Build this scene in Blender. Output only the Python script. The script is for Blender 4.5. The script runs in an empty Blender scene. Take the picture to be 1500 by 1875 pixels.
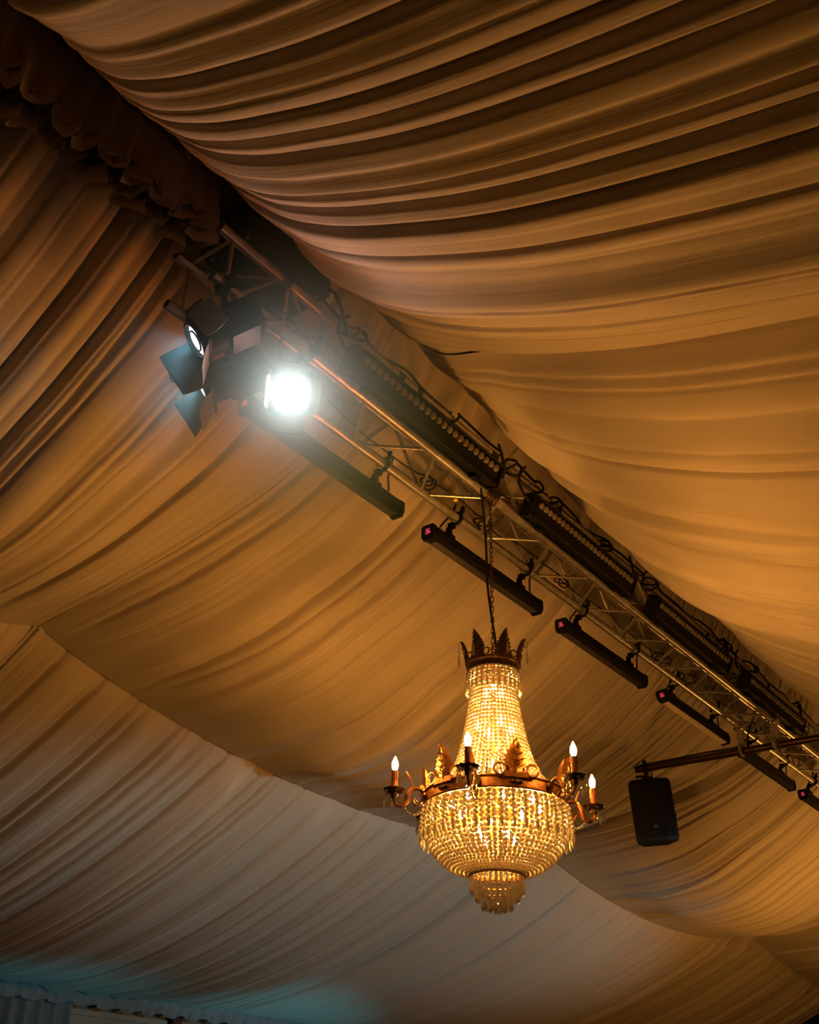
import bpy, math, random
import numpy as np
from mathutils import Vector, Matrix

# ------------------------------------------------------------------ camera, world, lights, exposure
SC = bpy.context.scene
COL = SC.collection
EYE = 1.6                                   # camera height; coordinates below are relative to the lens

def W(x, y, z):
    return Vector((x, y, z + EYE))

RX = Vector((0.794, 0.608, 0.025)).normalized()
FW = Vector((-0.528, 0.668, 0.525))
FW = (FW - RX * FW.dot(RX)).normalized()
UP = RX.cross(FW).normalized()
cd = bpy.data.cameras.new('camera')
cd.sensor_fit = 'VERTICAL'
cd.sensor_height = 36.0
cd.lens = 1900.0 / 1875.0 * 36.0
cd.clip_start = 0.05
cam = bpy.data.objects.new('camera', cd)
COL.objects.link(cam)
cam.matrix_world = Matrix.Translation(W(0, 0, 0)) @ Matrix((RX, UP, -FW)).transposed().to_4x4()
SC.camera = cam

SC.view_settings.view_transform = 'Standard'
SC.view_settings.look = 'None'
SC.view_settings.gamma = 1.0
SC.view_settings.use_curve_mapping = False
SC.view_settings.exposure = -1.05
SC.cycles.use_denoising = True
SC.cycles.sample_clamp_indirect = 4.0
SC.cycles.max_bounces = 8
SC.cycles.diffuse_bounces = 2
SC.cycles.transmission_bounces = 6
SC.cycles.transparent_max_bounces = 8
SC.cycles.volume_bounces = 0
SC.cycles.caustics_reflective = False
SC.cycles.caustics_refractive = False

wd = bpy.data.worlds.new('world')
SC.world = wd
wd.use_nodes = True
wd.node_tree.nodes['Background'].inputs[0].default_value = (0.006, 0.006, 0.007, 1)
wd.node_tree.nodes['Background'].inputs[1].default_value = 0.3

AMBER = (1.0, 0.40, 0.065)
COOL = (0.78, 0.93, 1.0)

def lamp(name, kind, loc, power, color, aim=None, **kw):
    d = bpy.data.lights.new(name, kind)
    d.energy = power
    d.color = color
    for k, v in kw.items():
        setattr(d, k, v)
    o = bpy.data.objects.new(name, d)
    COL.objects.link(o)
    o.location = loc
    if aim is not None:
        o.rotation_euler = (Vector(aim) - Vector(loc)).to_track_quat('-Z', 'Y').to_euler()
    return o

# the tent's other chandeliers further along the truss and beside it, outside the frame
lamp('chandelier_light', 'POINT', W(-2.6, 12.2, 0.9), 330, AMBER, shadow_soft_size=0.2)
lamp('chandelier_light', 'POINT', W(2.4, 9.5, 0.35), 40, AMBER, shadow_soft_size=0.25)
# teal floor uplighter against the side wall
for yu, pw in ((6.4, 75), (9.6, 150)):
    lamp('uplighter', 'SPOT', W(-8.2, yu, -1.35), pw, (0.06, 0.62, 0.85), aim=W(-9.7, yu + 0.1, 1.0), spot_size=math.radians(70), spot_blend=0.9, shadow_soft_size=0.08)
wash = lamp('added_fill_spot', 'SPOT', W(3.0, 6.6, 1.2), 2000, (0.66, 0.95, 1.0), aim=W(-8.0, 8.3, 2.18), spot_size=math.radians(11.5), spot_blend=0.75, shadow_soft_size=0.25)  # unseen white spot added to lift the lower lining
wash.scale = (6.0, 1, 1)                     # cone stretched wide and low so the fill stays on the lower lining

# ------------------------------------------------------------------ helpers
def nodes(name):
    m = bpy.data.materials.new(name)
    m.use_nodes = True
    nt = m.node_tree
    return m, nt, nt.nodes['Principled BSDF'], nt.nodes['Material Output']

def simple(name, color, rough=0.5, metal=0.0, spec=0.5, var=0.0, scale=40.0, bump=0.0):
    m, nt, p, out = nodes(name)
    p.inputs['Roughness'].default_value = rough
    p.inputs['Metallic'].default_value = metal
    p.inputs['Specular IOR Level'].default_value = spec
    p.inputs['Base Color'].default_value = (*color, 1)
    if var or bump:
        tc = nt.nodes.new('ShaderNodeTexCoord')
        nz = nt.nodes.new('ShaderNodeTexNoise')
        nz.inputs['Scale'].default_value = scale
        nz.inputs['Detail'].default_value = 4
        nt.links.new(tc.outputs['Object'], nz.inputs['Vector'])
        if var:
            rp = nt.nodes.new('ShaderNodeValToRGB')
            rp.color_ramp.elements[0].position = 0.3
            rp.color_ramp.elements[1].position = 0.7
            rp.color_ramp.elements[0].color = (*[c * (1 - var) for c in color], 1)
            rp.color_ramp.elements[1].color = (*[min(1, c * (1 + var)) for c in color], 1)
            nt.links.new(nz.outputs['Fac'], rp.inputs['Fac'])
            nt.links.new(rp.outputs['Color'], p.inputs['Base Color'])
        if bump:
            b = nt.nodes.new('ShaderNodeBump')
            b.inputs['Strength'].default_value = bump
            b.inputs['Distance'].default_value = 0.005
            nt.links.new(nz.outputs['Fac'], b.inputs['Height'])
            nt.links.new(b.outputs['Normal'], p.inputs['Normal'])
    return m

def emit(name, color, strength):
    m, nt, p, out = nodes(name)
    nt.nodes.remove(p)
    e = nt.nodes.new('ShaderNodeEmission')
    e.inputs['Color'].default_value = (*color, 1)
    e.inputs['Strength'].default_value = strength
    nt.links.new(e.outputs[0], out.inputs['Surface'])
    return m

def cloth_material(name, color):
    m, nt, p, out = nodes(name)
    p.inputs['Roughness'].default_value = 0.75
    p.inputs['Specular IOR Level'].default_value = 0.2
    p.inputs['Sheen Weight'].default_value = 0.15
    uv = nt.nodes.new('ShaderNodeUVMap')
    mp = nt.nodes.new('ShaderNodeMapping')
    mp.inputs['Scale'].default_value = (38.0, 1.1, 1.0)
    nt.links.new(uv.outputs['UV'], mp.inputs['Vector'])
    nz = nt.nodes.new('ShaderNodeTexNoise')
    nz.inputs['Scale'].default_value = 1.0
    nz.inputs['Detail'].default_value = 3.0
    nz.inputs['Roughness'].default_value = 0.6
    nt.links.new(mp.outputs['Vector'], nz.inputs['Vector'])
    b = nt.nodes.new('ShaderNodeBump')
    b.inputs['Strength'].default_value = 0.22
    b.inputs['Distance'].default_value = 0.012
    nt.links.new(nz.outputs['Fac'], b.inputs['Height'])
    nt.links.new(b.outputs['Normal'], p.inputs['Normal'])
    rp = nt.nodes.new('ShaderNodeValToRGB')
    rp.color_ramp.elements[0].color = (*[c * 0.9 for c in color], 1)
    rp.color_ramp.elements[1].color = (*color, 1)
    nt.links.new(nz.outputs['Fac'], rp.inputs['Fac'])
    nt.links.new(rp.outputs['Color'], p.inputs['Base Color'])
    return m

M = dict(
    cloth=cloth_material('ivory_cloth', (0.60, 0.53, 0.44)),
    ruffle=simple('ruffle_cloth', (0.58, 0.53, 0.46), 0.8, var=0.06, scale=15),
    valance=simple('teal_shaded_cloth', (0.20, 0.27, 0.31), 0.8, var=0.08, scale=15),  # dim teal light under the eave put into the cloth colour
    alu=simple('aluminium_tube', (0.55, 0.53, 0.50), 0.36, 0.9, var=0.25, scale=18, bump=0.15),
    black=simple('black_metal', (0.008, 0.008, 0.009), 0.5, 0.0, 0.12, var=0.3, scale=30),
    blackgloss=simple('black_gloss', (0.008, 0.008, 0.009), 0.28, 0.0, 0.22),
    tape=simple('black_tape', (0.015, 0.015, 0.016), 0.55),
    rubber=simple('cable_rubber', (0.010, 0.010, 0.010), 0.5, 0, 0.25),
    yellow=simple('yellow_tape', (0.8, 0.55, 0.05), 0.5),
    door=simple('barn_door_metal', (0.15, 0.16, 0.165), 0.5, 0.0, 0.5),
    brass=simple('antique_brass', (0.40, 0.19, 0.065), 0.38, 0.85, var=0.35, scale=50, bump=0.3),
    darkbrass=simple('dark_bronze', (0.07, 0.035, 0.018), 0.42, 0.7, var=0.3, scale=50),
    candle=simple('candle_sleeve', (0.38, 0.12, 0.05), 0.5, var=0.15, scale=60),
    clear=simple('smoked_lens', (0.20, 0.17, 0.13), 0.2, 0.0, 0.6),
    sheenstrip=simple('sheen_diffuser', (0.95, 0.86, 0.62), 0.3, 0.0, 0.7),  # amber sheen under the fourth batten put into the colour
    strip=simple('dark_diffuser', (0.06, 0.055, 0.05), 0.18, 0.0, 0.7),
    floor=simple('carpet', (0.17, 0.16, 0.16), 0.9, var=0.2, scale=8),
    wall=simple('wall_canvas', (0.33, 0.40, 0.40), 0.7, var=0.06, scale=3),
    post=simple('dark_post', (0.03, 0.03, 0.035), 0.4),
    chain=simple('chain_metal', (0.09, 0.06, 0.035), 0.4, 0.8),
    red=emit('red_display', (1.0, 0.08, 0.10), 1.4),
    logo=simple('logo_grey', (0.10, 0.10, 0.11), 0.5),
    bulb=emit('bulb_glow', AMBER, 850.0),
    filament=emit('inner_bulb_glow', AMBER, 2350.0),
    lens_lit=emit('lit_lens', (1.0, 0.98, 0.96), 60.0),
    lens_side=emit('lit_lens_side', (0.90, 0.93, 1.0), 6.0),
)

def crystal_material():
    m, nt, p, out = nodes('crystal')
    nt.nodes.remove(p)
    g = nt.nodes.new('ShaderNodeBsdfGlass')
    g.inputs['IOR'].default_value = 1.5
    g.inputs['Roughness'].default_value = 0.02
    t = nt.nodes.new('ShaderNodeBsdfTranslucent')
    t.inputs['Color'].default_value = (0.95, 0.9, 0.8, 1)
    d = nt.nodes.new('ShaderNodeBsdfDiffuse')
    d.inputs['Color'].default_value = (0.95, 0.9, 0.8, 1)
    gl = nt.nodes.new('ShaderNodeBsdfGlossy')
    gl.inputs['Roughness'].default_value = 0.08
    a = nt.nodes.new('ShaderNodeMixShader')
    a.inputs[0].default_value = 0.35
    nt.links.new(t.outputs[0], a.inputs[1])
    nt.links.new(d.outputs[0], a.inputs[2])
    a2 = nt.nodes.new('ShaderNodeMixShader')
    a2.inputs[0].default_value = 0.22
    nt.links.new(a.outputs[0], a2.inputs[1])
    nt.links.new(gl.outputs[0], a2.inputs[2])
    b = nt.nodes.new('ShaderNodeMixShader')
    b.inputs[0].default_value = 0.36
    nt.links.new(a2.outputs[0], b.inputs[1])
    nt.links.new(g.outputs[0], b.inputs[2])
    nt.links.new(b.outputs[0], out.inputs['Surface'])
    return m
M['crystal'] = crystal_material()

def clear_material():
    m, nt, p, out = nodes('clear_crystal')
    nt.nodes.remove(p)
    g = nt.nodes.new('ShaderNodeBsdfGlass')
    g.inputs['IOR'].default_value = 1.52
    g.inputs['Roughness'].default_value = 0.0
    t = nt.nodes.new('ShaderNodeBsdfTranslucent')
    t.inputs['Color'].default_value = (0.9, 0.9, 0.9, 1)
    b = nt.nodes.new('ShaderNodeMixShader')
    b.inputs[0].default_value = 0.35
    nt.links.new(g.outputs[0], b.inputs[1])
    nt.links.new(t.outputs[0], b.inputs[2])
    nt.links.new(b.outputs[0], out.inputs['Surface'])
    return m
M['prism'] = clear_material()

class MB:
    """collects shapes and links them as one mesh object"""
    def __init__(s):
        s.v = []; s.f = []
    def add(s, vs, fs):
        n = len(s.v)
        s.v += [tuple(v) for v in vs]
        s.f += [tuple(i + n for i in f) for f in fs]
        return s
    def box(s, c, size, R=None, taper=1.0, bevel=0.0):
        c = Vector(c); hx, hy, hz = [a / 2 for a in size]
        R = R or Matrix.Identity(3)
        if bevel <= 0:
            vs = []
            for z, k in ((-hz, 1.0), (hz, taper)):
                for x, y in ((-hx, -hy), (hx, -hy), (hx, hy), (-hx, hy)):
                    vs.append(c + R @ Vector((x * k, y * k, z)))
            return s.add(vs, [(3, 2, 1, 0), (4, 5, 6, 7), (0, 1, 5, 4), (1, 2, 6, 5), (2, 3, 7, 6), (3, 0, 4, 7)])
        b = bevel
        pr = [(-hx + b, -hy), (hx - b, -hy), (hx, -hy + b), (hx, hy - b), (hx - b, hy), (-hx + b, hy), (-hx, hy - b), (-hx, -hy + b)]
        vs = []
        for z, k in ((-hz, 1 - b / max(hx, hy)), (-hz + b, 1), (hz - b, 1), (hz, 1 - b / max(hx, hy))):
            for x, y in pr:
                vs.append(c + R @ Vector((x * k, y * k, z)))
        fs = [tuple(range(7, -1, -1)), tuple(range(24, 32))]
        for L in range(3):
            for i in range(8):
                j = (i + 1) % 8
                fs.append((L * 8 + i, L * 8 + j, L * 8 + 8 + j, L * 8 + 8 + i))
        return s.add(vs, fs)
    def tube(s, pts, r, n=8, caps=True, closed=False):
        pts = [Vector(p) for p in pts]
        m = len(pts)
        rs = r if isinstance(r, (list, tuple)) else [r] * m
        vs = []; fs = []
        prev = None
        for i, p in enumerate(pts):
            if closed:
                t = pts[(i + 1) % m] - pts[i - 1]
            else:
                t = pts[min(i + 1, m - 1)] - pts[max(i - 1, 0)]
            t.normalize()
            if prev is None:
                a = t.orthogonal().normalized()
            else:
                a = prev - t * prev.dot(t)
                a = a.normalized() if a.length > 1e-6 else t.orthogonal().normalized()
            prev = a
            b = t.cross(a)
            for k in range(n):
                q = 2 * math.pi * k / n
                vs.append(p + (a * math.cos(q) + b * math.sin(q)) * rs[i])
        for i in range(m if closed else m - 1):
            i2 = (i + 1) % m
            for k in range(n):
                k2 = (k + 1) % n
                fs.append((i * n + k, i * n + k2, i2 * n + k2, i2 * n + k))
        if caps and not closed:
            fs.append(tuple(range(n - 1, -1, -1)))
            fs.append(tuple((m - 1) * n + k for k in range(n)))
        return s.add(vs, fs)
    def lathe(s, prof, n=12, c=(0, 0, 0), R=None, caps=True):
        """prof: (radius, z) from one end to the other"""
        c = Vector(c); R = R or Matrix.Identity(3)
        vs = []; fs = []
        for r, z in prof:
            for k in range(n):
                q = 2 * math.pi * k / n
                vs.append(c + R @ Vector((r * math.cos(q), r * math.sin(q), z)))
        for i in range(len(prof) - 1):
            for k in range(n):
                k2 = (k + 1) % n
                fs.append((i * n + k, i * n + k2, i * n + n + k2, i * n + n + k))
        if caps:
            fs.append(tuple(range(n - 1, -1, -1)))
            fs.append(tuple((len(prof) - 1) * n + k for k in range(n)))
        return s.add(vs, fs)
    def bead(s, c, r, n=6, squash=1.0, R=None):
        pr = [(r * 0.38, -r * 0.92 * squash), (r, -r * 0.32 * squash), (r, r * 0.32 * squash), (r * 0.38, r * 0.92 * squash)]
        return s.lathe(pr, n, c, R)
    def prism(s, poly, h0, h1, R=None, c=(0, 0, 0)):
        c = Vector(c); R = R or Matrix.Identity(3); n = len(poly)
        vs = [c + R @ Vector((x, y, h0)) for x, y in poly] + [c + R @ Vector((x, y, h1)) for x, y in poly]
        fs = [tuple(range(n - 1, -1, -1)), tuple(range(n, 2 * n))]
        fs += [(i, (i + 1) % n, n + (i + 1) % n, n + i) for i in range(n)]
        return s.add(vs, fs)
    def mesh(s, name, mat, smooth=False):
        me = bpy.data.meshes.new(name)
        me.from_pydata([tuple(v) for v in s.v], [], s.f)
        me.materials.append(mat)
        if smooth:
            me.polygons.foreach_set('use_smooth', [True] * len(me.polygons))
            try:
                me.set_sharp_from_angle(angle=math.radians(42))
            except Exception:
                pass
        me.update()
        return me
    def build(s, name, mat, parent=None, smooth=False):
        return put(name, s.mesh(name, mat, smooth), parent)

def put(name, me, parent=None, loc=None, rot=None):
    o = bpy.data.objects.new(name, me)
    COL.objects.link(o)
    if parent is not None:
        o.parent = parent
    if loc is not None:
        o.location = loc
    if rot is not None:
        o.rotation_euler = rot
    return o

def tag(o, label=None, cat=None, group=None, kind=None):
    if label: o['label'] = label
    if cat: o['category'] = cat
    if group: o['group'] = group
    if kind: o['kind'] = kind
    return o

def thing(name, label, cat, loc, group=None, kind=None, rot=None):
    o = bpy.data.objects.new(name, None)
    o.empty_display_size = 0.05
    COL.objects.link(o)
    o.location = loc
    if rot is not None:
        o.rotation_euler = rot
    return tag(o, label, cat, group, kind)

def copy_tree(o, parent=None):
    c = o.copy()
    COL.objects.link(c)
    if parent is not None:
        c.parent = parent
    for ch in o.children:
        copy_tree(ch, c)
    return c

def frame(zaxis, up=(0, 0, 1)):
    z = Vector(zaxis).normalized()
    x = Vector(up).cross(z)
    x = x.normalized() if x.length > 1e-5 else Vector((1, 0, 0))
    y = z.cross(x)
    return Matrix((x, y, z)).transposed()

# ------------------------------------------------------------------ the tent: pleated lining
SEAMS = [-8.6, -2.65, 3.33, 9.3, 15.05, 21.0]

def bay_of(y):
    k = np.clip(np.searchsorted(SEAMS, y) - 1, 0, len(SEAMS) - 2)
    a = np.array(SEAMS)[k]; b = np.array(SEAMS)[k + 1]
    return a, b

class Pleats:
    """folds across y: rounded bellies between sharp creases, each with its own width and skew"""
    def __init__(s, seed, wmin, wmax, amp, lo=-12, hi=24, skip=0.0, cd=0.05, cw=0.030):
        s.cd = cd; s.cw = cw
        rg = np.random.RandomState(seed)
        w = []
        tot = lo
        while tot < hi:
            q = wmin + (wmax - wmin) * rg.rand() ** 1.7
            w.append(q); tot += q
        s.b = lo + np.concatenate([[0], np.cumsum(w)])
        n = len(w)
        s.k = np.exp(rg.uniform(0.35, 1.0, n) * np.where(rg.rand(n) < 0.75, 1, -1))
        s.g = np.where(rg.rand(n + 1) < 0.6, rg.uniform(0.2, 1.0, n + 1), 0.0)
        s.a = amp * np.array(w) * rg.uniform(0.35, 1.2, n)
        s.a[rg.rand(n) < skip] *= 0.15
        s.ph = rg.uniform(0, 6.28, n)
        s.fr = rg.uniform(0.5, 1.6, n)
    def __call__(s, y, t):
        i = np.clip(np.searchsorted(s.b, y, side='right') - 1, 0, len(s.k) - 1)
        w = s.b[i + 1] - s.b[i]
        u = np.clip((y - s.b[i]) / w, 0, 1)
        m = 0.72 + 0.38 * np.sin(s.ph[i] + s.fr[i] * 4.5 * t)
        h = s.a[i] * m * np.sin(np.pi * u ** s.k[i]) ** 0.8
        # tight creases pulled up between some folds
        d0 = (y - s.b[i]); d1 = (s.b[i + 1] - y)
        c = s.g[i] * np.clip(1 - d0 / s.cw, 0, 1) + s.g[i + 1] * np.clip(1 - d1 / s.cw, 0, 1)
        return h - s.cd * c

def interp(x, xs, zs):
    return np.interp(x, xs, zs)

def smooth_curve(xs, zs, n=400):
    """Catmull-Rom through the control points, resampled"""
    xs = np.array(xs, float); zs = np.array(zs, float)
    m = np.gradient(zs, xs)
    X = np.linspace(xs[0], xs[-1], n)
    i = np.clip(np.searchsorted(xs, X) - 1, 0, len(xs) - 2)
    h = xs[i + 1] - xs[i]; u = (X - xs[i]) / h
    Z = (2*u**3 - 3*u**2 + 1) * zs[i] + (u**3 - 2*u**2 + u) * h * m[i] + (-2*u**3 + 3*u**2) * zs[i+1] + (u**3 - u**2) * h * m[i+1]
    return X, Z

RB = smooth_curve([-2.78, -2.62, -2.5, -2.2, -1.94, -1.38, -0.68, 0.0, 1.5, 4.7], [3.95, 3.70, 3.56, 3.41, 3.29, 3.06, 2.86, 2.68, 2.25, 1.35])
RS = smooth_curve([-2.78, -2.62, -2.5, -2.3, -2.1, -1.9, -1.5, -1.0, -0.5, 1.0, 4.7], [0, 0.03, 0.07, 0.27, 0.42, 0.50, 0.58, 0.66, 0.70, 0.65, 0.0])
LB = smooth_curve([-5.65, -5.3, -4.76, -4.03, -3.57, -3.19, -2.95, -2.74], [2.83, 2.86, 2.92, 3.03, 3.14, 3.33, 3.55, 3.95])
LS = smooth_curve([-5.65, -5.4, -5.0, -4.5, -3.9, -3.4, -3.0, -2.74], [0.385, 0.41, 0.47, 0.46, 0.26, 0.10, 0.02, 0.0])

def g_exp(y):
    a, b = bay_of(y)
    return (1 - np.exp(-(y - a) / 0.75)) * (1 - np.exp(-(b - y) / 0.75))

def g_par(y):
    a, b = bay_of(y)
    t = np.clip((y - a) / (b - a), 0, 1)
    return (4 * t * (1 - t)) ** 0.85

pl_big = Pleats(3, 0.09, 0.36, 0.21, skip=0.1)
pl_mid = Pleats(11, 0.05, 0.17, 0.20, skip=0.35, cd=0.012, cw=0.012)
pl_small = Pleats(23, 0.02, 0.07, 0.16, skip=0.2, cd=0)
pl_left = Pleats(31, 0.09, 0.38, 0.20, skip=0.15)
pl_left2 = Pleats(37, 0.05, 0.16, 0.18, skip=0.4, cd=0.012, cw=0.012)
pl_low = Pleats(41, 0.07, 0.30, 0.20, skip=0.12)
pl_low2 = Pleats(47, 0.03, 0.12, 0.16, skip=0.35, cd=0.01, cw=0.012)

def grid_mesh(name, X, Y, Z, uv_u, uv_v, mat):
    """X, Y, Z arrays (ny, nt)"""
    ny, nt = X.shape
    co = np.stack([X, Y, Z + EYE], -1).reshape(-1, 3)
    idx = np.arange(ny * nt).reshape(ny, nt)
    q = np.stack([idx[:-1, :-1], idx[1:, :-1], idx[1:, 1:], idx[:-1, 1:]], -1).reshape(-1, 4)
    me = bpy.data.meshes.new(name)
    me.vertices.add(len(co)); me.vertices.foreach_set('co', co.ravel())
    me.loops.add(q.size); me.loops.foreach_set('vertex_index', q.ravel())
    me.polygons.add(len(q))
    me.polygons.foreach_set('loop_start', np.arange(len(q)) * 4)
    me.polygons.foreach_set('use_smooth', np.ones(len(q), bool))
    me.update(calc_edges=True)
    u = me.uv_layers.new(name='UVMap')
    uvs = np.stack([np.broadcast_to(uv_u, X.shape), np.broadcast_to(uv_v, X.shape)], -1).reshape(-1, 2)[q.ravel()]
    u.data.foreach_set('uv', uvs.ravel())
    me.materials.append(mat)
    return me

def displace(X, Y, Z, H):
    """push the cloth by H along its underside normal"""
    P = np.stack([X, Y, Z], -1)
    dt = np.gradient(P, axis=1)
    dt[..., 1] = 0
    n = np.stack([dt[..., 2], np.zeros_like(H), -dt[..., 0]], -1)
    n /= np.linalg.norm(n, axis=-1, keepdims=True) + 1e-9
    n *= np.where(n[..., 2:3] > 0, -1, 1)
    return X + n[..., 0] * H, Y, Z + n[..., 2] * H

def wander(Y, t, seed):
    rg = np.random.RandomState(seed)
    out = np.zeros_like(Y)
    for _ in range(5):
        f1 = rg.uniform(0.3, 1.5); f2 = rg.uniform(1.0, 5.0); p = rg.uniform(0, 6.28)
        out += rg.uniform(0.01, 0.035) * np.sin(f1 * Y + f2 * t + p)
    return out

def rows(lo, hi, step):
    return np.linspace(lo, hi, max(2, int((hi - lo) / step)))

def right_panel(y0, y1):
    ys = rows(y0 + 0.008, y1 - 0.008, 0.0085)
    xs = np.concatenate([np.linspace(-2.78, -1.6, 34), np.linspace(-1.6, 0.6, 44)[1:], np.linspace(0.6, 4.7, 24)[1:]])
    Y, X = np.meshgrid(ys, xs, indexing='ij')
    t = (X + 2.78) / 7.5
    Z = np.interp(X, *RB) - np.interp(X, *RS) * g_exp(Y)
    yp = Y + wander(Y, t * 2.5, 5)
    ends = np.clip((X + 2.78) / 0.15, 0, 1)
    H = np.where(Y > 3.33, 1.7, 1.0) * pl_big(yp, t) * (0.4 + 0.6 * np.clip(t / 0.12, 0, 1)) + pl_mid(yp + 0.02 * np.sin(9 * t), t) * 0.8 + pl_small(Y, t) * np.exp(-t / 0.08)
    e = np.minimum(Y - y0, y1 - Y)
    H *= ends * np.clip(e / 0.12, 0.15, 1)
    X, Y, Z = displace(X, Y, Z, H)
    return X, Y, Z, ys[:, None], t * 7.5

def edge_z(y):
    return np.interp(y, [-9, 3.3, 15.05, 22], [2.86, 2.83, 2.74, 2.70]) - 0.385 * g_par(y)

def left_panel(y0, y1):
    ys = rows(y0 + 0.002, y1 - 0.002, 0.0085)
    xs = np.concatenate([np.linspace(-2.74, -3.3, 14), np.linspace(-3.3, -5.65, 48)[1:]])
    Y, X = np.meshgrid(ys, xs, indexing='ij')
    t = (-2.74 - X) / 2.91
    Z = np.interp(X, *LB) - np.interp(X, *LS) * g_par(Y)
    Z = Z + (np.interp(Y, [-9, 3.3, 15.05, 22], [2.86, 2.83, 2.74, 2.70]) - 2.83) * t
    yp = Y + wander(Y, t, 15)
    ends = np.clip((-2.74 - X) / 0.15, 0, 1) * np.clip((1.0 - t) / 0.22, 0.03, 1)
    H = 1.5 * pl_left(yp, t) + pl_left2(yp + 0.03 * np.sin(3 * t), t) * 0.8 + pl_small(Y, t) * np.exp(-t / 0.06)
    e = np.minimum(Y - y0, y1 - Y)
    H *= ends * np.clip(e / 0.12, 0.15, 1)
    X, Y, Z = displace(X, Y, Z, H)
    return X, Y, Z, ys[:, None], t * 2.9

def low_panel(y0, y1):
    ys = rows(y0 + 0.008, y1 - 0.008, 0.010)
    ts = np.linspace(0, 1, 56)
    Y, t = np.meshgrid(ys, ts, indexing='ij')
    X = -5.65 - 4.35 * t
    Z = edge_z(Y) * (1 - t) + 1.35 * t - 0.36 * (4 * t * (1 - t)) * (0.65 + 0.35 * g_par(Y))
    yp = Y + wander(Y, t, 25)
    H = 1.5 * pl_low(yp, t) + pl_low2(yp + 0.02 * np.sin(4 * t), t) * 0.9
    e = np.minimum(Y - y0, y1 - Y)
    H *= np.clip((1.0 - t) / 0.05, 0.3, 1) * np.clip(e / 0.12, 0.15, 1) * np.clip(t / 0.05, 0.3, 1)
    X, Y, Z = displace(X, Y, Z, H)
    X[:, 0] += 0.03; Z[:, 0] += 0.045                # top hem tucked behind the upper panel
    return X, Y, Z, ys[:, None], t * 4.6

ceiling = thing('ceiling', 'pleated ivory fabric lining hung in swagged bays under the tent roof', 'ceiling', (0, 0, 0), kind='structure')
for k in range(len(SEAMS) - 1):
    a, b = SEAMS[k], SEAMS[k + 1]
    if k == 0:
        a = -6.0
    if k == 4:
        b = 19.0
    if k < 4:
        put('lining_panel', grid_mesh('lining_panel', *right_panel(a, b), M['cloth']), ceiling)
    put('lining_panel', grid_mesh('lining_panel', *left_panel(a, b), M['cloth']), ceiling)
    put('lining_panel', grid_mesh('lining_panel', *low_panel(a, b), M['cloth']), ceiling)

# rolled hems where two bays meet on the lower slope
for ysm in SEAMS[1:5]:
    for off, r in ((-0.022, 0.016), (0.020, 0.020)):
        pts = []
        for t in np.linspace(0.0, 1, 30):
            z = float(edge_z(np.array(ysm))) * (1 - t) + 1.35 * t - 0.36 * 4 * t * (1 - t) * 0.65 - 0.012
            pts.append(W(-5.65 - 4.35 * t, ysm + off + 0.012 * math.sin(9 * t), z))
        MB().tube(pts, r, 8).build('seam_hem', M['ruffle'], ceiling, True)

# gathered ruffle hanging under the ridge, before the truss begins
def ruffle(y0, y1, x0, ztop, drop, amp, wl, seed, dy=0.02, nt=10):
    rg = np.random.RandomState(seed)
    ys = np.arange(y0, y1, dy)
    ph = np.cumsum(rg.uniform(0.6, 1.4, len(ys)) * dy / wl * 2 * math.pi)
    lf = np.interp(ys, np.linspace(y0, y1, 40), rg.uniform(0.6, 1.3, 40))
    ts = np.linspace(0, 1, nt)
    Y, T = np.meshgrid(ys, ts, indexing='ij')
    P = ph[:, None] * np.ones_like(T); L = lf[:, None]
    X = x0 + amp * (0.15 + T) * np.sin(P + 0.8 * T) * L
    Z = ztop - drop * T * (0.8 + 0.28 * L + 0.12 * np.sin(P * 0.5 + 1))
    Yw = Y + 0.55 * amp * T * np.cos(P * 0.97 + 0.7)
    return X, Yw, Z, ys[:, None], T

t1 = thing('trim_1', 'scalloped gathered fabric ruffle along the roof ridge before the truss', 'trim', (0, 0, 0), kind='structure')
put('ruffle', grid_mesh('ruffle', *ruffle(-2.5, 2.02, -2.70, 3.68, 0.33, 0.055, 0.12, 4), M['ruffle']), t1)
put('ruffle', grid_mesh('ruffle', *ruffle(-2.5, 1.98, -2.84, 3.64, 0.29, 0.06, 0.10, 9), M['ruffle']), t1)

put('ruffle', grid_mesh('ruffle', *ruffle(-2.5, 1.95, -2.77, 3.62, 0.22, 0.085, 0.09, 17), M['ruffle']), t1)

t2 = thing('trim_2', 'short gathered valance along the eave above the side wall', 'trim', (0, 0, 0), kind='structure')
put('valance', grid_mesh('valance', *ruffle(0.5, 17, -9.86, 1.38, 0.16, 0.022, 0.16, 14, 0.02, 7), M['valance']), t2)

# side wall with its panels and posts; floor and remaining walls
wl = thing('wall_left', 'pale side wall of canvas panels between dark posts under the eave', 'wall', (0, 0, 0), kind='structure')
for y0, y1 in ((-6, -1.4), (-1.4, 3.6), (3.6, 8.60), (8.72, 13.6), (13.72, 19)):
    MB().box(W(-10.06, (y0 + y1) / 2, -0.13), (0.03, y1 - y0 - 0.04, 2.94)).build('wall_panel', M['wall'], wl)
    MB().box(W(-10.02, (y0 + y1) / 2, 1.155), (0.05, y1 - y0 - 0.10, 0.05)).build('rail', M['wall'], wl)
for yp in (3.6, 8.66, 13.66):
    MB().box(W(-10.0, yp, -0.13), (0.12, 0.13, 2.94), bevel=0.01).build('post', M['post'], wl)
tag(MB().box(W(-2.7, 6.5, -1.63), (14.9, 25, 0.06)).build('floor', M['floor']), 'plain dark carpeted tent floor', 'floor', kind='structure')
tag(MB().box(W(4.78, 6.5, -0.13), (0.04, 25, 2.94)).build('wall_right', M['wall']), 'plain canvas side wall opposite the eave', 'wall', kind='structure')

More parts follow.
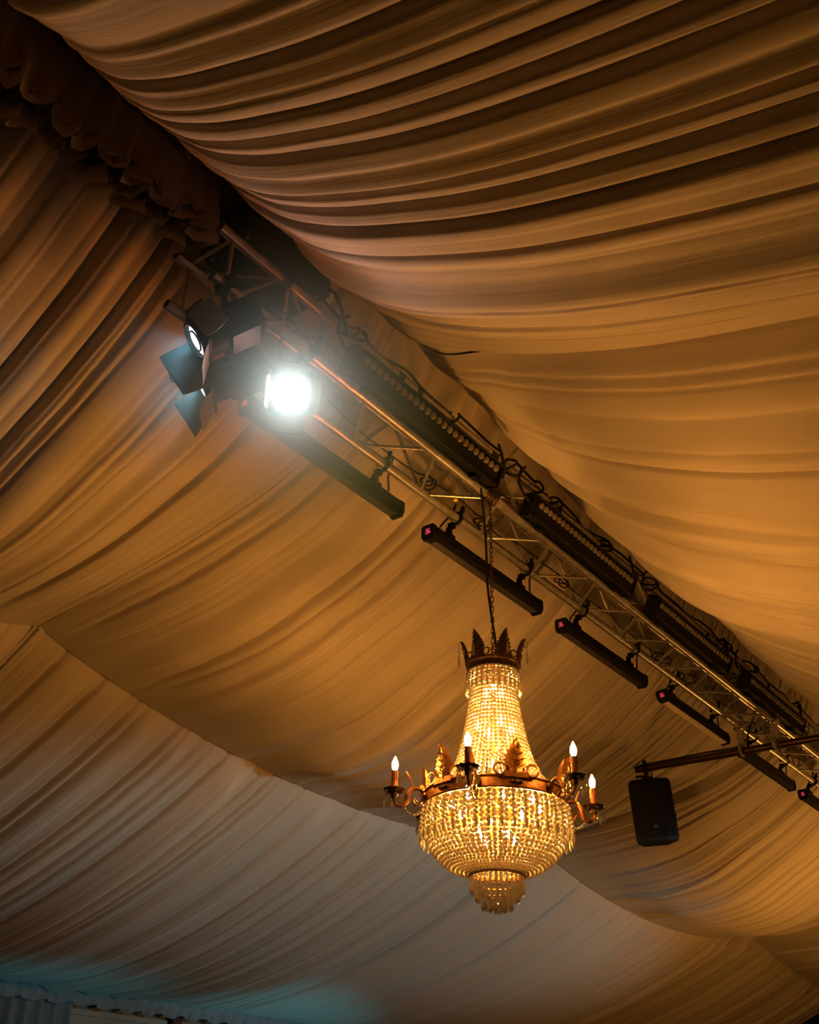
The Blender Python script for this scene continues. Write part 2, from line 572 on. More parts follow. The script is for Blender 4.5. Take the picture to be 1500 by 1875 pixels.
def curtain_mesh():
    ys = np.arange(4.3, 7.25, 0.012)
    ts = np.linspace(0, 1, 14)
    Y, T = np.meshgrid(ys, ts, indexing='ij')
    X = -9.95 + 0.045 * np.sin(Y * 2 * math.pi / 0.17 + 0.8 * np.sin(Y * 3)) + 0.012 * np.sin(Y * 71 + T * 3)
    Z = 1.24 - 2.78 * T
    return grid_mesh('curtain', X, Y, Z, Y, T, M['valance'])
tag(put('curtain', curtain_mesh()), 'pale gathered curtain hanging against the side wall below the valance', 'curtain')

# ------------------------------------------------------------------ the truss
XL, XR, ZB, ZT = -2.90, -2.62, 3.063, 3.353
Y0, Y1 = 1.95, 13.0
truss = thing('lighting_truss', 'long aluminium box truss with tubular chords hung under the tent ridge', 'truss', W(0, 0, 0))
def L(x, y, z):
    return Vector((x, y, z))
def hollow(mb, p0, p1, r):
    R = frame(p1 - p0)
    n = (p1 - p0).length
    mb.lathe([(r * 0.82, 0.12), (r * 0.82, 0.0), (r, 0.0), (r, n), (r * 0.82, n), (r * 0.82, n - 0.12)], 20, p0, R, caps=False)
    mb.lathe([(r * 0.8, 0.12), (r * 0.8, 0.125)], 20, p0, R)
for x, z in ((XL, ZB), (XR, ZB), (XL, ZT), (XR, ZT)):
    m = MB(); hollow(m, L(x, Y0, z), L(x, Y1, z), 0.026)
    m.build('chord', M['alu'], truss, True)
PT = 0.57
def brace(p, q):
    me = BR['mesh']
    d = q - p
    o = put('brace', me, truss, p)
    o.rotation_mode = 'QUATERNION'
    o.rotation_quaternion = d.to_track_quat('Z', 'Y')
    o.scale = (1, 1, d.length)
BR = {'mesh': MB().lathe([(0.0095, 0.03), (0.0095, 0.97)], 10).mesh('brace', M['alu'], True)}
n = 0
while 2.07 + PT * (n + 1) < Y1:
    ya, yb, yc = 2.07 + PT * n, 2.355 + PT * n, 2.64 + PT * n
    for (xa, za, xb, zb) in ((XL, ZB, XR, ZB), (XL, ZT, XR, ZT), (XR, ZB, XR, ZT), (XL, ZB, XL, ZT)):
        brace(L(xa, ya + 0.02, za), L(xb, yb - 0.02, zb))
        brace(L(xb, yb + 0.02, zb), L(xa, yc - 0.02, za))
    n += 1
for (xa, za, xb, zb) in ((XL, ZB, XR, ZB), (XL, ZT, XR, ZT), (XR, ZB, XR, ZT), (XL, ZB, XL, ZT)):
    brace(L(xa, 2.03, za), L(xb, 2.03, zb))
# tape and straps wound round the chords
def band(x, z, y, w, r, mat, name='tape_band'):
    MB().lathe([(r, 0), (r, w)], 16, L(x, y, z), frame((0, 1, 0))).build(name, mat, truss, True)
for y, w in ((2.33, 0.05), (3.17, 0.045), (3.33, 0.04), (4.02, 0.06), (4.12, 0.03), (4.75, 0.03), (5.75, 0.05), (6.9, 0.04), (8.1, 0.05)):
    band(XR, ZT, y, w, 0.0285, M['tape'])
o = MB().lathe([(0.0125, 0.0), (0.0125, 0.022)], 10, L(-2.80, 3.93, 3.063), frame((0.28, 0.285, 0))).build('tape_band', M['yellow'], truss, True)
o['label'] = 'yellow tape band'

# ------------------------------------------------------------------ LED battens hung under the lower left chord
def batten_proto(loc, label):
    t = thing('led_batten', label, 'light bar', loc, 'slim light bars hung under the lower left truss tube')
    pr = [(-0.040, -0.028), (-0.028, -0.052), (0.028, -0.052), (0.040, -0.028), (0.040, 0.022), (0.030, 0.032), (-0.030, 0.032), (-0.040, 0.022)]
    R = frame((0, 1, 0), (0, 0, 1))
    # local axes of R: x -> world x', y -> world up
    MB().prism(pr, 0.02, 1.12, R).build('housing', M['black'], t)
    m = MB()
    for x in (-0.043, 0.043):
        m.box((x, 0.57, -0.002), (0.006, 1.08, 0.010))
    m.box((-0.0445, 0.57, 0.016), (0.004, 1.08, 0.005)); m.box((0.0445, 0.57, 0.016), (0.004, 1.08, 0.005))
    m.build('fin_rail', M['blackgloss'], t)
    MB().box((0, 0.57, -0.055), (0.046, 1.05, 0.006)).build('diffuser', M['strip'], t)
    pc = [(x * 1.12, y * 1.12) for x, y in pr]
    MB().prism(pc, 0.0, 0.022, R).build('end_cap', M['black'], t)
    MB().prism(pc, 1.118, 1.14, R).build('end_cap', M['black'], t)
    for dx, segs in ((-0.009, 'abcdg'), (0.009, 'acdefg')):
        m = MB(); s = 0.0068; y = -0.003
        seg = {'a': (0, 2*s, s*1.5, 0.0035), 'g': (0, 0, s*1.5, 0.0035), 'd': (0, -2*s, s*1.5, 0.0035), 'b': (s, s, 0.0035, s*1.6), 'c': (s, -s, 0.0035, s*1.6), 'e': (-s, -s, 0.0035, s*1.6), 'f': (-s, s, 0.0035, s*1.6)}
        for q in segs:
            a, b, w, h = seg[q]
            m.box((dx + a, y, b - 0.008), (w, 0.004, h))
        m.build('display_digit', M['red'], t)['label'] = 'glowing red display digit'
    for y in (0.20, 0.94):
        m = MB()
        m.box((0, y, 0.045), (0.05, 0.05, 0.03)); m.box((0, y, 0.08), (0.022, 0.030, 0.06))
        m.tube([(0.0, y - 0.03, 0.072), (0.0, y + 0.05, 0.072)], 0.008, 8)
        br = m.build('bracket', M['black'], t)
        c = MB()
        c.tube([(0.05 + 0.036 * math.cos(q), y, 0.155 + 0.036 * math.sin(q)) for q in np.linspace(-2.6, 3.0, 14)], 0.010, 8)
        c.box((0.018, y, 0.118), (0.035, 0.03, 0.03)); c.box((0.085, y, 0.185), (0.02, 0.02, 0.045), R=Matrix.Rotation(0.7, 3, 'Y'))
        c.lathe([(0.006, 0), (0.013, 0.006), (0.013, 0.012), (0.006, 0.018)], 8, (0.095, y, 0.205))
        c.build('clamp', M['black'], br, True)
    for y, s in ((0.10, 1), (1.04, -1)):
        pts = [(0.01, y, 0.034), (0.012, y + 0.0 * s, 0.07), (0.03, y + 0.03 * s, 0.12), (0.06, y + 0.05 * s, 0.17), (0.08, y + 0.055 * s, 0.22)]
        MB().tube(pts, 0.006, 6).build('power_lead', M['rubber'], t, True)
        MB().lathe([(0.011, 0), (0.011, 0.02), (0.007, 0.03)], 8, (0.01, y, 0.03)).build('connector', M['alu'], t, True)
    return t
BY = [2.50, 3.905, 5.335, 6.785, 8.265, 9.70, 11.1]
BL_ = ['slim black light bar just below the lit spotlight, nearest of its row',
       'second light bar below the truss, behind the chandelier chain',
       'third light bar below the truss, just past the chandelier chain',
       'fourth light bar below the truss, with an amber sheen painted along its underside',
       'fifth light bar below the truss, directly above the hanging loudspeaker',
       'sixth light bar below the truss, cut by the picture edge',
       'farthest light bar along the truss beyond the sixth one']
bp = None
for i in range(6):
    loc = W(-2.955, BY[i], 2.905)
    if bp is None:
        bp = batten_proto(loc, BL_[0]); o = bp
    else:
        o = copy_tree(bp); o.location = loc; o['label'] = BL_[i]
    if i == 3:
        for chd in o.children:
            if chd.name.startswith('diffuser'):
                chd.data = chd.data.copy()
                chd.data.materials[0] = M['sheenstrip']
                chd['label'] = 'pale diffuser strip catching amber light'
    o.rotation_euler = (0, math.radians((0, 0, 2, -8, -4, 0)[i]), 0)

# ------------------------------------------------------------------ wash bars with lens rows on the right face
def wash_proto(loc, label):
    t = thing('wash_bar', label, 'light bar', loc, 'long black light bars with lens rows along the truss', rot=(0, math.radians(24), 0))
    # local: length along y, lenses on the -z... face (+x side, looking down and out)
    MB().box((0, 0.61, 0), (0.075, 1.18, 0.13), bevel=0.008).build('housing', M['black'], t)
    for y in (0.0, 1.22):
        MB().box((0, y, 0), (0.085, 0.02, 0.14), bevel=0.006).build('end_cap', M['black'], t)
    m = MB()
    m.box((0.042, 0.61, 0.058), (0.012, 1.18, 0.012)); m.box((0.042, 0.61, -0.058), (0.012, 1.18, 0.012))
    m.build('rim', M['blackgloss'], t)
    me = MB().lathe([(0.019, 0.0), (0.020, 0.008), (0.017, 0.012), (0.012, 0.014), (0.004, 0.016)], 12, R=frame((1, 0, 0))).mesh('lens', M['clear'], True)
    for i in range(24):
        put('lens', me, t, (0.037, 0.065 + i * 1.09 / 23, 0.026))
    for y in (0.16, 1.06):
        m = MB()
        m.box((-0.05, y, -0.03), (0.05, 0.05, 0.05)); m.box((-0.01, y, -0.075), (0.07, 0.05, 0.03))
        m.tube([(-0.075 + 0.036 * math.cos(q), y, -0.055 + 0.036 * math.sin(q)) for q in np.linspace(0, 6.0, 14)], 0.011, 8)
        m.build('clamp', M['black'], t, True)
    for s, y in ((-1, -0.01), (1, 1.23)):
        MB().tube([(0, y, 0.02), (0.0, y + 0.05 * s, 0.03), (-0.04, y + 0.09 * s, 0.09), (-0.08, y + 0.06 * s, 0.18), (-0.09, y + 0.02 * s, 0.22)], 0.008, 7).build('power_lead', M['rubber'], t, True)
    return t
WY = [2.74, 4.30, 5.83, 7.38]
WL_ = ['black wash bar with a row of round lenses beside the lit spotlight',
       'second black wash bar with lens row, just past the chandelier chain',
       'third wash bar along the truss, in deep shade with faint lenses',
       'fourth wash bar, farthest along the truss above the loudspeaker pole']
wp = None
for i in range(4):
    loc = W(-2.545, WY[i], 3.125)
    if wp is None:
        wp = wash_proto(loc, WL_[0])
    else:
        o = copy_tree(wp); o.location = loc; o['label'] = WL_[i]

# ------------------------------------------------------------------ stage haze, thickened at the lamp and tinted to imitate lens glare
hz, nt, p, out = nodes('haze_volume')
nt.nodes.remove(p)
vs_ = nt.nodes.new('ShaderNodeVolumeScatter')
vs_.inputs['Color'].default_value = (0.40, 0.82, 0.92, 1)
vs_.inputs['Anisotropy'].default_value = 0.1
tc_ = nt.nodes.new('ShaderNodeTexCoord')
ln_ = nt.nodes.new('ShaderNodeVectorMath'); ln_.operation = 'LENGTH'
mr_ = nt.nodes.new('ShaderNodeMapRange')
mr_.inputs['From Min'].default_value = 0.0; mr_.inputs['From Max'].default_value = 0.95
mr_.inputs['To Min'].default_value = 1.0; mr_.inputs['To Max'].default_value = 0.0
pw_ = nt.nodes.new('ShaderNodeMath'); pw_.operation = 'POWER'; pw_.inputs[1].default_value = 2.7
ml_ = nt.nodes.new('ShaderNodeMath'); ml_.operation = 'MULTIPLY'; ml_.inputs[1].default_value = 4.6
nt.links.new(tc_.outputs['Object'], ln_.inputs[0]); nt.links.new(ln_.outputs['Value'], mr_.inputs['Value'])
nt.links.new(mr_.outputs[0], pw_.inputs[0]); nt.links.new(pw_.outputs[0], ml_.inputs[0])
nt.links.new(ml_.outputs[0], vs_.inputs['Density'])
nt.links.new(vs_.outputs[0], out.inputs['Volume'])
M['haze'] = hz
hm = MB(); hm.lathe([(0.96 * math.sin(q), 0.96 * math.cos(q)) for q in np.linspace(3.1, 0.04, 16)], 24)
ho = hm.build('haze', M['haze'], None, True)
ho.location = W(-2.60, 2.42, 2.77)
tag(ho, 'thin stage haze thickened to imitate the glare of the white spotlight', 'haze', kind='stuff')

# ------------------------------------------------------------------ stage lights with barn doors
def stage_light(loc, beam, label, lens_mat, hang, doors, seed=0):
    """loc: lens centre; beam: direction of the light; hang: point on the tube that carries it"""
    R = frame(beam)
    c = Vector(loc) - Vector(beam).normalized() * 0.15
    t = thing('stage_light', label, 'spotlight', c, 'barn door spotlights at the end of the truss')
    m = MB()
    m.lathe([(0.060, -0.165), (0.082, -0.150), (0.088, -0.06), (0.088, 0.06), (0.080, 0.085)], 16, R=R)
    m.build('body', M['black'], t, True)
    m = MB()
    m.box(R @ Vector((0, -0.03, -0.05)), (0.15, 0.14, 0.17), R=R, bevel=0.02)
    m.build('housing', M['black'], t)
    m = MB()
    for k in range(6):
        m.box(R @ Vector((0, 0.0, -0.11 + k * 0.022)), (0.186, 0.07, 0.007), R=R)
    m.build('cooling_fin', M['black'], t)
    MB().lathe([(0.080, 0.08), (0.085, 0.085), (0.085, 0.135), (0.072, 0.138), (0.070, 0.11)], 24, R=R, caps=False).build('front_ring', M['black'], t, True)
    MB().lathe([(0.069, 0.118), (0.055, 0.126), (0.03, 0.131), (0.004, 0.133)], 24, R=R).build('lens', lens_mat, t, True)
    MB().lathe([(0.046, 0.129), (0.046, 0.136), (0.041, 0.136), (0.041, 0.129)], 24, R=R, caps=False).build('lens_ring', M['black'], t, True)
    m = MB()
    for sx, sy in ((1, 1), (1, -1), (-1, 1), (-1, -1)):
        m.box(R @ Vector((sx * 0.072, sy * 0.072, 0.116)), (0.03, 0.03, 0.012), R=R)
    m.box(R @ Vector((0, 0.082, 0.116)), (0.16, 0.012, 0.014), R=R); m.box(R @ Vector((0, -0.082, 0.116)), (0.16, 0.012, 0.014), R=R)
    m.box(R @ Vector((0.082, 0, 0.116)), (0.012, 0.16, 0.014), R=R); m.box(R @ Vector((-0.082, 0, 0.116)), (0.012, 0.16, 0.014), R=R)
    m.build('door_frame', M['black'], t)
    for k, (ang, big) in enumerate(doors):
        A = Matrix.Rotation(k * math.pi / 2, 3, 'Z')
        m = MB()
        n = 6
        ln = 0.135 if big else 0.115
        a0 = math.radians(ang)
        front = []; back = []
        for i in range(n + 1):
            s = i / n
            w = (0.070 + 0.035 * s) if big else (0.066 - 0.004 * s + 0.012 * math.sin(3.14 * s))
            a = a0 + 0.10 * s
            d = ln * s
            y = 0.086 + d * math.sin(a); z = 0.122 + d * math.cos(a)
            nx = Vector((0, math.cos(a), -math.sin(a))) * 0.0012
            for sx in (-1, 1):
                front.append(R @ A @ (Vector((sx * w, y, z)) + nx)); back.append(R @ A @ (Vector((sx * w, y, z)) - nx))
        N = 2 * (n + 1)
        fs = []
        for i in range(n):
            a, b, cc, d2 = 2 * i, 2 * i + 1, 2 * i + 3, 2 * i + 2
            fs += [(a, b, cc, d2), (N + d2, N + cc, N + b, N + a), (a, d2, N + d2, N + a), (b, N + b, N + cc, cc)]
        fs += [(0, N, N + 1, 1), (N - 2, N - 1, 2 * N - 1, 2 * N - 2)]
        m.add(front + back, fs)
        m.build('barn_door', M['door'], t, True)
    # yoke up to the clamp
    h = Vector(hang) - c
    side = R.col[0]
    m = MB()
    top = h * 0.62
    for s in (-1, 1):
        pts = [side * 0.10 * s, side * 0.105 * s + h * 0.15, side * 0.10 * s + top * 0.85, side * 0.06 * s + top]
        m.tube(pts, 0.010, 8)
        m.lathe([(0.022, 0.0), (0.022, 0.02), (0.012, 0.026)], 10, side * 0.095 * s, frame(side * s))
    m.tube([side * -0.065 + top, side * 0.065 + top], 0.012, 8)
    m.build('yoke', M['black'], t, True)
    m = MB()
    hn = h.normalized()
    m.tube([top, h - hn * 0.03], 0.013, 8)
    m.tube([h + Vector((0.038 * math.cos(q), 0, 0.038 * math.sin(q))) for q in np.linspace(0.3, 6.1, 16)], 0.013, 8)
    m.box(h + Vector((0.05, 0, 0.0)), (0.03, 0.045, 0.05), bevel=0.006)
    m.lathe([(0.018, 0), (0.018, 0.025)], 8, h + Vector((0, -0.04, -0.02)), frame((0, 1, 0)))
    m.build('clamp', M['black'], t, True)
    # lead
    b = R @ Vector((0, 0, -0.165))
    MB().tube([b, b + Vector((0.02, 0.04, -0.02)), b + Vector((0.05, 0.12, 0.02)), b + Vector((0.03, 0.16, 0.14))], 0.006, 6).build('power_lead', M['rubber'], t, True)
    return t

b1 = -0.80 * RX + 0.47 * (-UP) - 0.42 * FW
b2 = -0.84 * RX + 0.44 * (-UP) - 0.30 * FW
l3 = Vector((-2.62, 2.459, 2.774))
b3 = -l3
c1 = Vector((-2.62, 2.05, 2.85)); c2 = Vector((-2.81, 2.27, 2.835))
stage_light(W(*(c1 + b1.normalized() * 0.15)), b1, 'upper of two black barn door spotlights beaming away below the truss end', M['lens_side'], W(-2.62, 2.02, 3.063), ((150, False), (18, True), (40, False), (152, False)))
stage_light(W(*(c2 + b2.normalized() * 0.15)), b2, 'lower of two black barn door spotlights, beside the glaring white one', M['lens_side'], W(-2.88, 2.33, 3.063), ((30, False), (26, True), (32, False), (20, True)))
stage_light(W(*l3), b3, 'glaring white spotlight facing the viewer under the truss', M['lens_lit'], W(-2.64, 2.55, 3.063), ((150, False), (4, False), (40, False), (150, False)))
for c, b, p in ((c1, b1, 9), (c2, b2, 9)):
    bn = b.normalized()
    lamp('spotlight_beam', 'SPOT', W(*(c + bn * 0.150)), p, COOL, aim=W(*(c + bn * 3)), spot_size=math.radians(120), spot_blend=0.7, shadow_soft_size=0.04)
bn = b3.normalized()
lamp('spotlight_beam', 'SPOT', W(*(l3 + bn * 0.05)), 34, (1.0, 0.98, 0.96), aim=W(*(l3 + bn * 3)), spot_size=math.radians(140), spot_blend=0.7, shadow_soft_size=0.05)

# ------------------------------------------------------------------ equipment box on top of the truss
box = thing('equipment_box', 'dark angular equipment box lying on top of the truss, partly under the cloth', 'box', W(-2.69, 2.28, ZT + 0.028))
MB().prism([(-0.16, 0), (0.145, 0), (0.145, 0.17), (0.11, 0.205), (-0.13, 0.205), (-0.16, 0.17)], -0.24, 0.29, Matrix(((1, 0, 0), (0, 0, 1), (0, 1, 0)))).build('case', M['black'], box)
m = MB()
for x in (-0.12, 0.10):
    for y in (-0.2, 0.25):
        m.lathe([(0.008, -0.004), (0.008, 0.0)], 8, (x, y, 0))
m.build('screw', M['alu'], box)
MB().tube([(0.14, 0.28, 0.05), (0.16, 0.31, 0.03), (0.165, 0.36, -0.04), (0.14, 0.42, -0.10), (0.08, 0.50, -0.03)], 0.009, 8).build('power_lead', M['rubber'], box, True)

# ------------------------------------------------------------------ cables tied along the truss
def cable(name, label, y0, y1, x, z, seed, r=0.007, amp=0.03, loops=()):
    rg = random.Random(seed)
    out = []
    y = y0
    todo = sorted(loops)
    while y < y1:
        a = rg.uniform(0, 6.28)
        out.append(Vector((x + amp * 0.5 * math.cos(a), y, z + amp * 0.5 * math.sin(a))))
        if todo and y >= todo[0][0]:
            ly, lr = todo.pop(0)
            turns = rg.choice((1, 2)); sg = rg.choice((-1, 1)); tw = rg.uniform(-0.5, 0.5)
            for q in np.linspace(0.5, 2 * math.pi * turns - 0.5, 9 * turns):
                w = 1 + 0.18 * math.sin(1.7 * q + ly)
                dx = lr * 0.9 * w * math.sin(q) * sg; dy = lr * (0.7 * math.sin(q) * tw + 0.12 * q); dz = -lr * 0.9 * w * (1 - math.cos(q)) * 0.55
                out.append(Vector((x + 0.01 + dx * 0.6, y + dy + dx * 0.5, z + dz)))
            y = out[-1].y
        y += rg.uniform(0.12, 0.22)
    fine = []
    for i in range(len(out) - 1):
        p0, p1, p2, p3 = out[max(i - 1, 0)], out[i], out[i + 1], out[min(i + 2, len(out) - 1)]
        for q in (0, 0.25, 0.5, 0.75):
            fine.append(0.5 * ((2 * p1) + (p2 - p0) * q + (2 * p0 - 5 * p1 + 4 * p2 - p3) * q * q + (3 * p1 - p0 - 3 * p2 + p3) * q ** 3))
    o = MB().tube([W(*p) for p in fine], r, 6).build(name, M['rubber'], None, True)
    return tag(o, label, 'cable')
cable('cable', 'thick black cable with hanging loops tied along the upper right truss tube', 2.55, 9.5, XR + 0.02, ZT + 0.03, 1, 0.0075, 0.03, ((2.75, 0.06), (3.62, 0.05), (4.05, 0.08), (4.22, 0.07), (4.45, 0.06), (5.2, 0.06), (5.75, 0.08), (7.0, 0.08), (7.4, 0.09), (8.5, 0.09)))
cable('cable', 'thin black cable strung along inside the truss near its lower left tube', 2.7, 10.5, XL + 0.05, ZB + 0.06, 2, 0.005, 0.035, ((3.6, 0.06), (4.1, 0.06), (5.0, 0.05), (6.4, 0.07), (6.9, 0.08), (8.1, 0.08), (8.9, 0.07)))
cable('cable', 'black cable bundled through the middle of the truss above its lower right tube', 2.3, 9.8, XR - 0.10, ZT - 0.06, 3, 0.006, 0.05, ((2.5, 0.05), (3.0, 0.05), (4.6, 0.06), (6.2, 0.08), (7.6, 0.1), (8.3, 0.1), (8.9, 0.1)))

# ------------------------------------------------------------------ loudspeaker on a cross pole
pole = thing('cross_pole', 'dark steel pole clamped crosswise under the truss, holding the loudspeaker', 'pole', W(-3.85, 8.125, 2.855))
m = MB(); m.tube([(0.0, 0, 0), (2.35, 0.12, 0.012)], 0.030, 14); m.build('tube', M['darkbrass'], pole, True)
for x in (0.95, 1.23):
    m = MB()
    m.tube([(x, 0.0 + 0.045 * math.cos(q), 0.045 * math.sin(q)) for q in np.linspace(0, 6.0, 14)], 0.014, 8)
    m.box((x, 0.03, 0.105), (0.05, 0.06, 0.125)); m.tube([(x + 0.045 * math.cos(q), 0.03, 0.205 + 0.04 * math.sin(q)) for q in np.linspace(-3.1, 2.9, 14)], 0.013, 8)
    m.build('coupler', M['alu'], pole, True)
MB().lathe([(0.033, 0.0), (0.033, 0.10)], 14, (0.35, 0.013, 0.002), frame((1, 0.04, 0))).build('tape_band', M['tape'], pole, True)
MB().tube([(0.02, 0.0, 0.03), (0.3, 0.01, 0.036), (0.62, 0.02, 0.042), (0.9, 0.03, 0.04), (1.0, 0.02, 0.09), (1.05, 0.0, 0.2)], 0.008, 6).build('speaker_lead', M['rubber'], pole, True)

sp = thing('loudspeaker', 'black loudspeaker hanging from the cross pole right of the chandelier', 'speaker', W(-3.755, 8.125, 2.735))
ax = Vector((FW.x, FW.y, 0)).normalized()
sp.rotation_euler = (Matrix.Rotation(math.radians(-4.2), 3, ax) @ Matrix.Rotation(math.radians(30), 3, 'Z') @ Matrix.Rotation(math.radians(4), 3, 'X')).to_euler()
sp.scale = (0.80, 0.80, 1.0)
# plan: wide grille towards -y, narrow back; height along z
pl = [(-0.215, -0.17), (-0.10, -0.195), (0.10, -0.195), (0.215, -0.17), (0.215, -0.08), (0.13, 0.15), (-0.13, 0.15), (-0.215, -0.08)]
m = MB()
rings = []
for z, k, dy in ((0.0, 0.88, 0.02), (-0.02, 0.97, 0.0), (-0.05, 1.0, 0), (-0.48, 1.0, 0), (-0.51, 0.96, 0.0)):
    rings.append([(x * k, y * k + dy, z) for x, y in pl])
vs = [v for r in rings for v in r]
fs = [tuple(range(8)), tuple(range(39, 31, -1))]
for Lr in range(4):
    for i in range(8):
        j = (i + 1) % 8
        fs.append((Lr * 8 + j, Lr * 8 + i, Lr * 8 + 8 + i, Lr * 8 + 8 + j))
m.add(vs, fs); m.build('cabinet', M['black'], sp)
m = MB()
for i in range(15):
    x = -0.19 + i * 0.38 / 14
    y = -0.2 + (max(0, abs(x) - 0.10) * 0.22)
    m.box((x, y, -0.26), (0.012, 0.008, 0.44))
m.build('grille', M['blackgloss'], sp)
m = MB()
for dx, h in ((-0.016, 0.025), (-0.004, 0.016), (0.008, 0.025), (0.02, 0.014)):
    m.box((dx - 0.01, -0.206, -0.40), (0.006, 0.004, h), R=Matrix.Rotation(0.25 if h > 0.02 else 0, 3, 'Y'))
m.build('logo_badge', M['logo'], sp)['label'] = 'small grey badge low on the grille'
m = MB()
m.box((0, 0, 0.02), (0.10, 0.06, 0.04)); m.box((0, 0, 0.075), (0.04, 0.04, 0.10))
m.tube([(0.0 + 0.046 * math.cos(q) * 0, 0.046 * math.cos(q), 0.125 + 0.046 * math.sin(q)) for q in np.linspace(0, 6.0, 14)], 0.016, 8)
m.box((-0.07, 0, 0.05), (0.09, 0.02, 0.016)); m.box((0.06, 0.0, 0.03), (0.012, 0.012, 0.06)); m.box((-0.10, 0, 0.03), (0.008, 0.008, 0.06))
m.build('hanging_bracket', M['black'], sp)
MB().tube([(0.17, 0.08, -0.20), (0.215, 0.03, -0.24), (0.235, 0.0, -0.30), (0.21, 0.02, -0.36)], 0.012, 8).build('side_handle', M['black'], sp, True)

# ------------------------------------------------------------------ chandelier
CX, CY, CZ = -2.62, 4.02, 1.385
ch = thing('chandelier', 'large crystal bead chandelier with six lit candle arms and brass rings', 'chandelier', W(CX, CY, CZ))
toward = math.atan2(-CY, -CX)                     # direction from the chandelier to the viewer
def ang(theta):
    """theta: degrees to the viewer's right, seen from the side that faces the viewer"""
    return toward + math.radians(theta)
def pol(r, a, z):
    return Vector((r * math.cos(a), r * math.sin(a), z))
# main ring and crown ring
m = MB(); m.lathe([(0.318, -0.026), (0.334, -0.030), (0.338, -0.024), (0.331, -0.018), (0.331, 0.018), (0.340, 0.024), (0.336, 0.030), (0.318, 0.026), (0.318, -0.026)], 72, caps=False)
m.build('main_ring', M['brass'], ch, True)
m = MB(); m.lathe([(0.118, 0.640), (0.128, 0.636), (0.131, 0.642), (0.126, 0.650), (0.126, 0.668), (0.136, 0.675), (0.134, 0.684), (0.110, 0.680), (0.118, 0.640)], 48, caps=False)
for k in range(3):
    a = k * math.pi / 3
    m.tube([pol(0.12, a, 0.672), pol(-0.12, a, 0.672)], 0.006, 6)
m.build('crown_ring', M['darkbrass'], ch, True)
m = MB(); m.lathe([(0.016, -0.05), (0.010, -0.03), (0.010, 0.10), (0.02, 0.12), (0.010, 0.14), (0.010, 0.66), (0.018, 0.68), (0.018, 0.70), (0.008, 0.71)], 12)
for k in range(6):
    a = ang(-14 + 60 * k)
    m.tube([pol(0.01, a, 0.0), pol(0.32, a, 0.0)], 0.006, 6)
m.lathe([(0.09, -0.045), (0.10, -0.05), (0.10, -0.042), (0.02, -0.03)], 20)
m.build('stem', M['brass'], ch, True)
m = MB(); m.tube([(0.022 * math.cos(q), 0, 0.728 + 0.022 * math.sin(q)) for q in np.linspace(0, 2 * math.pi, 17)[:-1]], 0.005, 6, closed=True)
m.build('loop', M['darkbrass'], ch, True)

def strand_mesh(name, prof, pitch, r, r_end=None, mat='crystal', jitter=0.0, seed=1, tip=False):
    """beads threaded along a profile (radius, z), in the plane y = 0"""
    rg = random.Random(seed)
    pts = [Vector((q[0], 0, q[1])) for q in prof]
    d = [0.0]
    for i in range(1, len(pts)):
        d.append(d[-1] + (pts[i] - pts[i - 1]).length)
    m = MB(); s = pitch * 0.5
    rx = [p.x for p in pts]; rz = [p.z for p in pts]
    while s < d[-1]:
        x = np.interp(s, d, rx); z = np.interp(s, d, rz)
        k = s / d[-1]
        rr = r + ((r_end or r) - r) * k
        m.bead((x + rg.uniform(-jitter, jitter), rg.uniform(-jitter, jitter), z), rr * rg.uniform(0.9, 1.06), 6, 1.0, frame((rg.uniform(-1, 1), rg.uniform(-1, 1), rg.uniform(-1, 1)), (0.3, 0.2, 0.9)))
        s += pitch * (rr / r)
    if tip:
        x, z = pts[-1].x, pts[-1].z
        m.lathe([(0.002, z - 0.052), (0.0085, z - 0.036), (0.0075, z - 0.012), (0.002, z - 0.002)], 6, (x, 0, 0))
    return m.mesh(name, M[mat], False)

def ring_of(name, me, n, off=0.0, rz=0.0):
    for k in range(n):
        put(name, me, ch, (0, 0, rz), (0, 0, off + 2 * math.pi * k / n))

tent = [(0.121, 0.645), (0.112, 0.55), (0.119, 0.46), (0.134, 0.37), (0.152, 0.28), (0.176, 0.20), (0.205, 0.13), (0.245, 0.075), (0.315, 0.028)]
tx, tz = smooth_curve(range(len(tent)), [q[0] for q in tent], 60)[1], smooth_curve(range(len(tent)), [q[1] for q in tent], 60)[1]
ring_of('tent_strand', strand_mesh('tent_strand', list(zip(tx, tz)), 0.0190, 0.0086, 0.0098), 46)
bowl = [(0.322, -0.03), (0.330, -0.09), (0.325, -0.15), (0.302, -0.21), (0.255, -0.265), (0.19, -0.305), (0.118, -0.325)]
bx, bz = smooth_curve(range(len(bowl)), [q[0] for q in bowl], 60)[1], smooth_curve(range(len(bowl)), [q[1] for q in bowl], 60)[1]
ring_of('bowl_strand', strand_mesh('bowl_strand', list(zip(bx, bz)), 0.0215, 0.0096, 0.0080, jitter=0.003), 74)
inner = [(0.30, -0.03), (0.285, -0.10), (0.25, -0.17), (0.20, -0.22), (0.15, -0.25)]
ring_of('inner_strand', strand_mesh('inner_strand', inner, 0.027, 0.0125, 0.011, jitter=0.003), 36, 0.03)
# crown fringe: short strands with drops around the top ring, outside the tent
ring_of('crown_fringe', strand_mesh('crown_fringe', [(0.127, 0.640), (0.131, 0.60), (0.137, 0.575)], 0.0165, 0.0078, tip=True), 30, 0.05)
# outer fringe: bead chains with drops below the main ring
ring_of('ring_fringe', strand_mesh('ring_fringe', [(0.331, -0.03), (0.345, -0.10), (0.347, -0.15)], 0.020, 0.0095, tip=True), 40, 0.02)
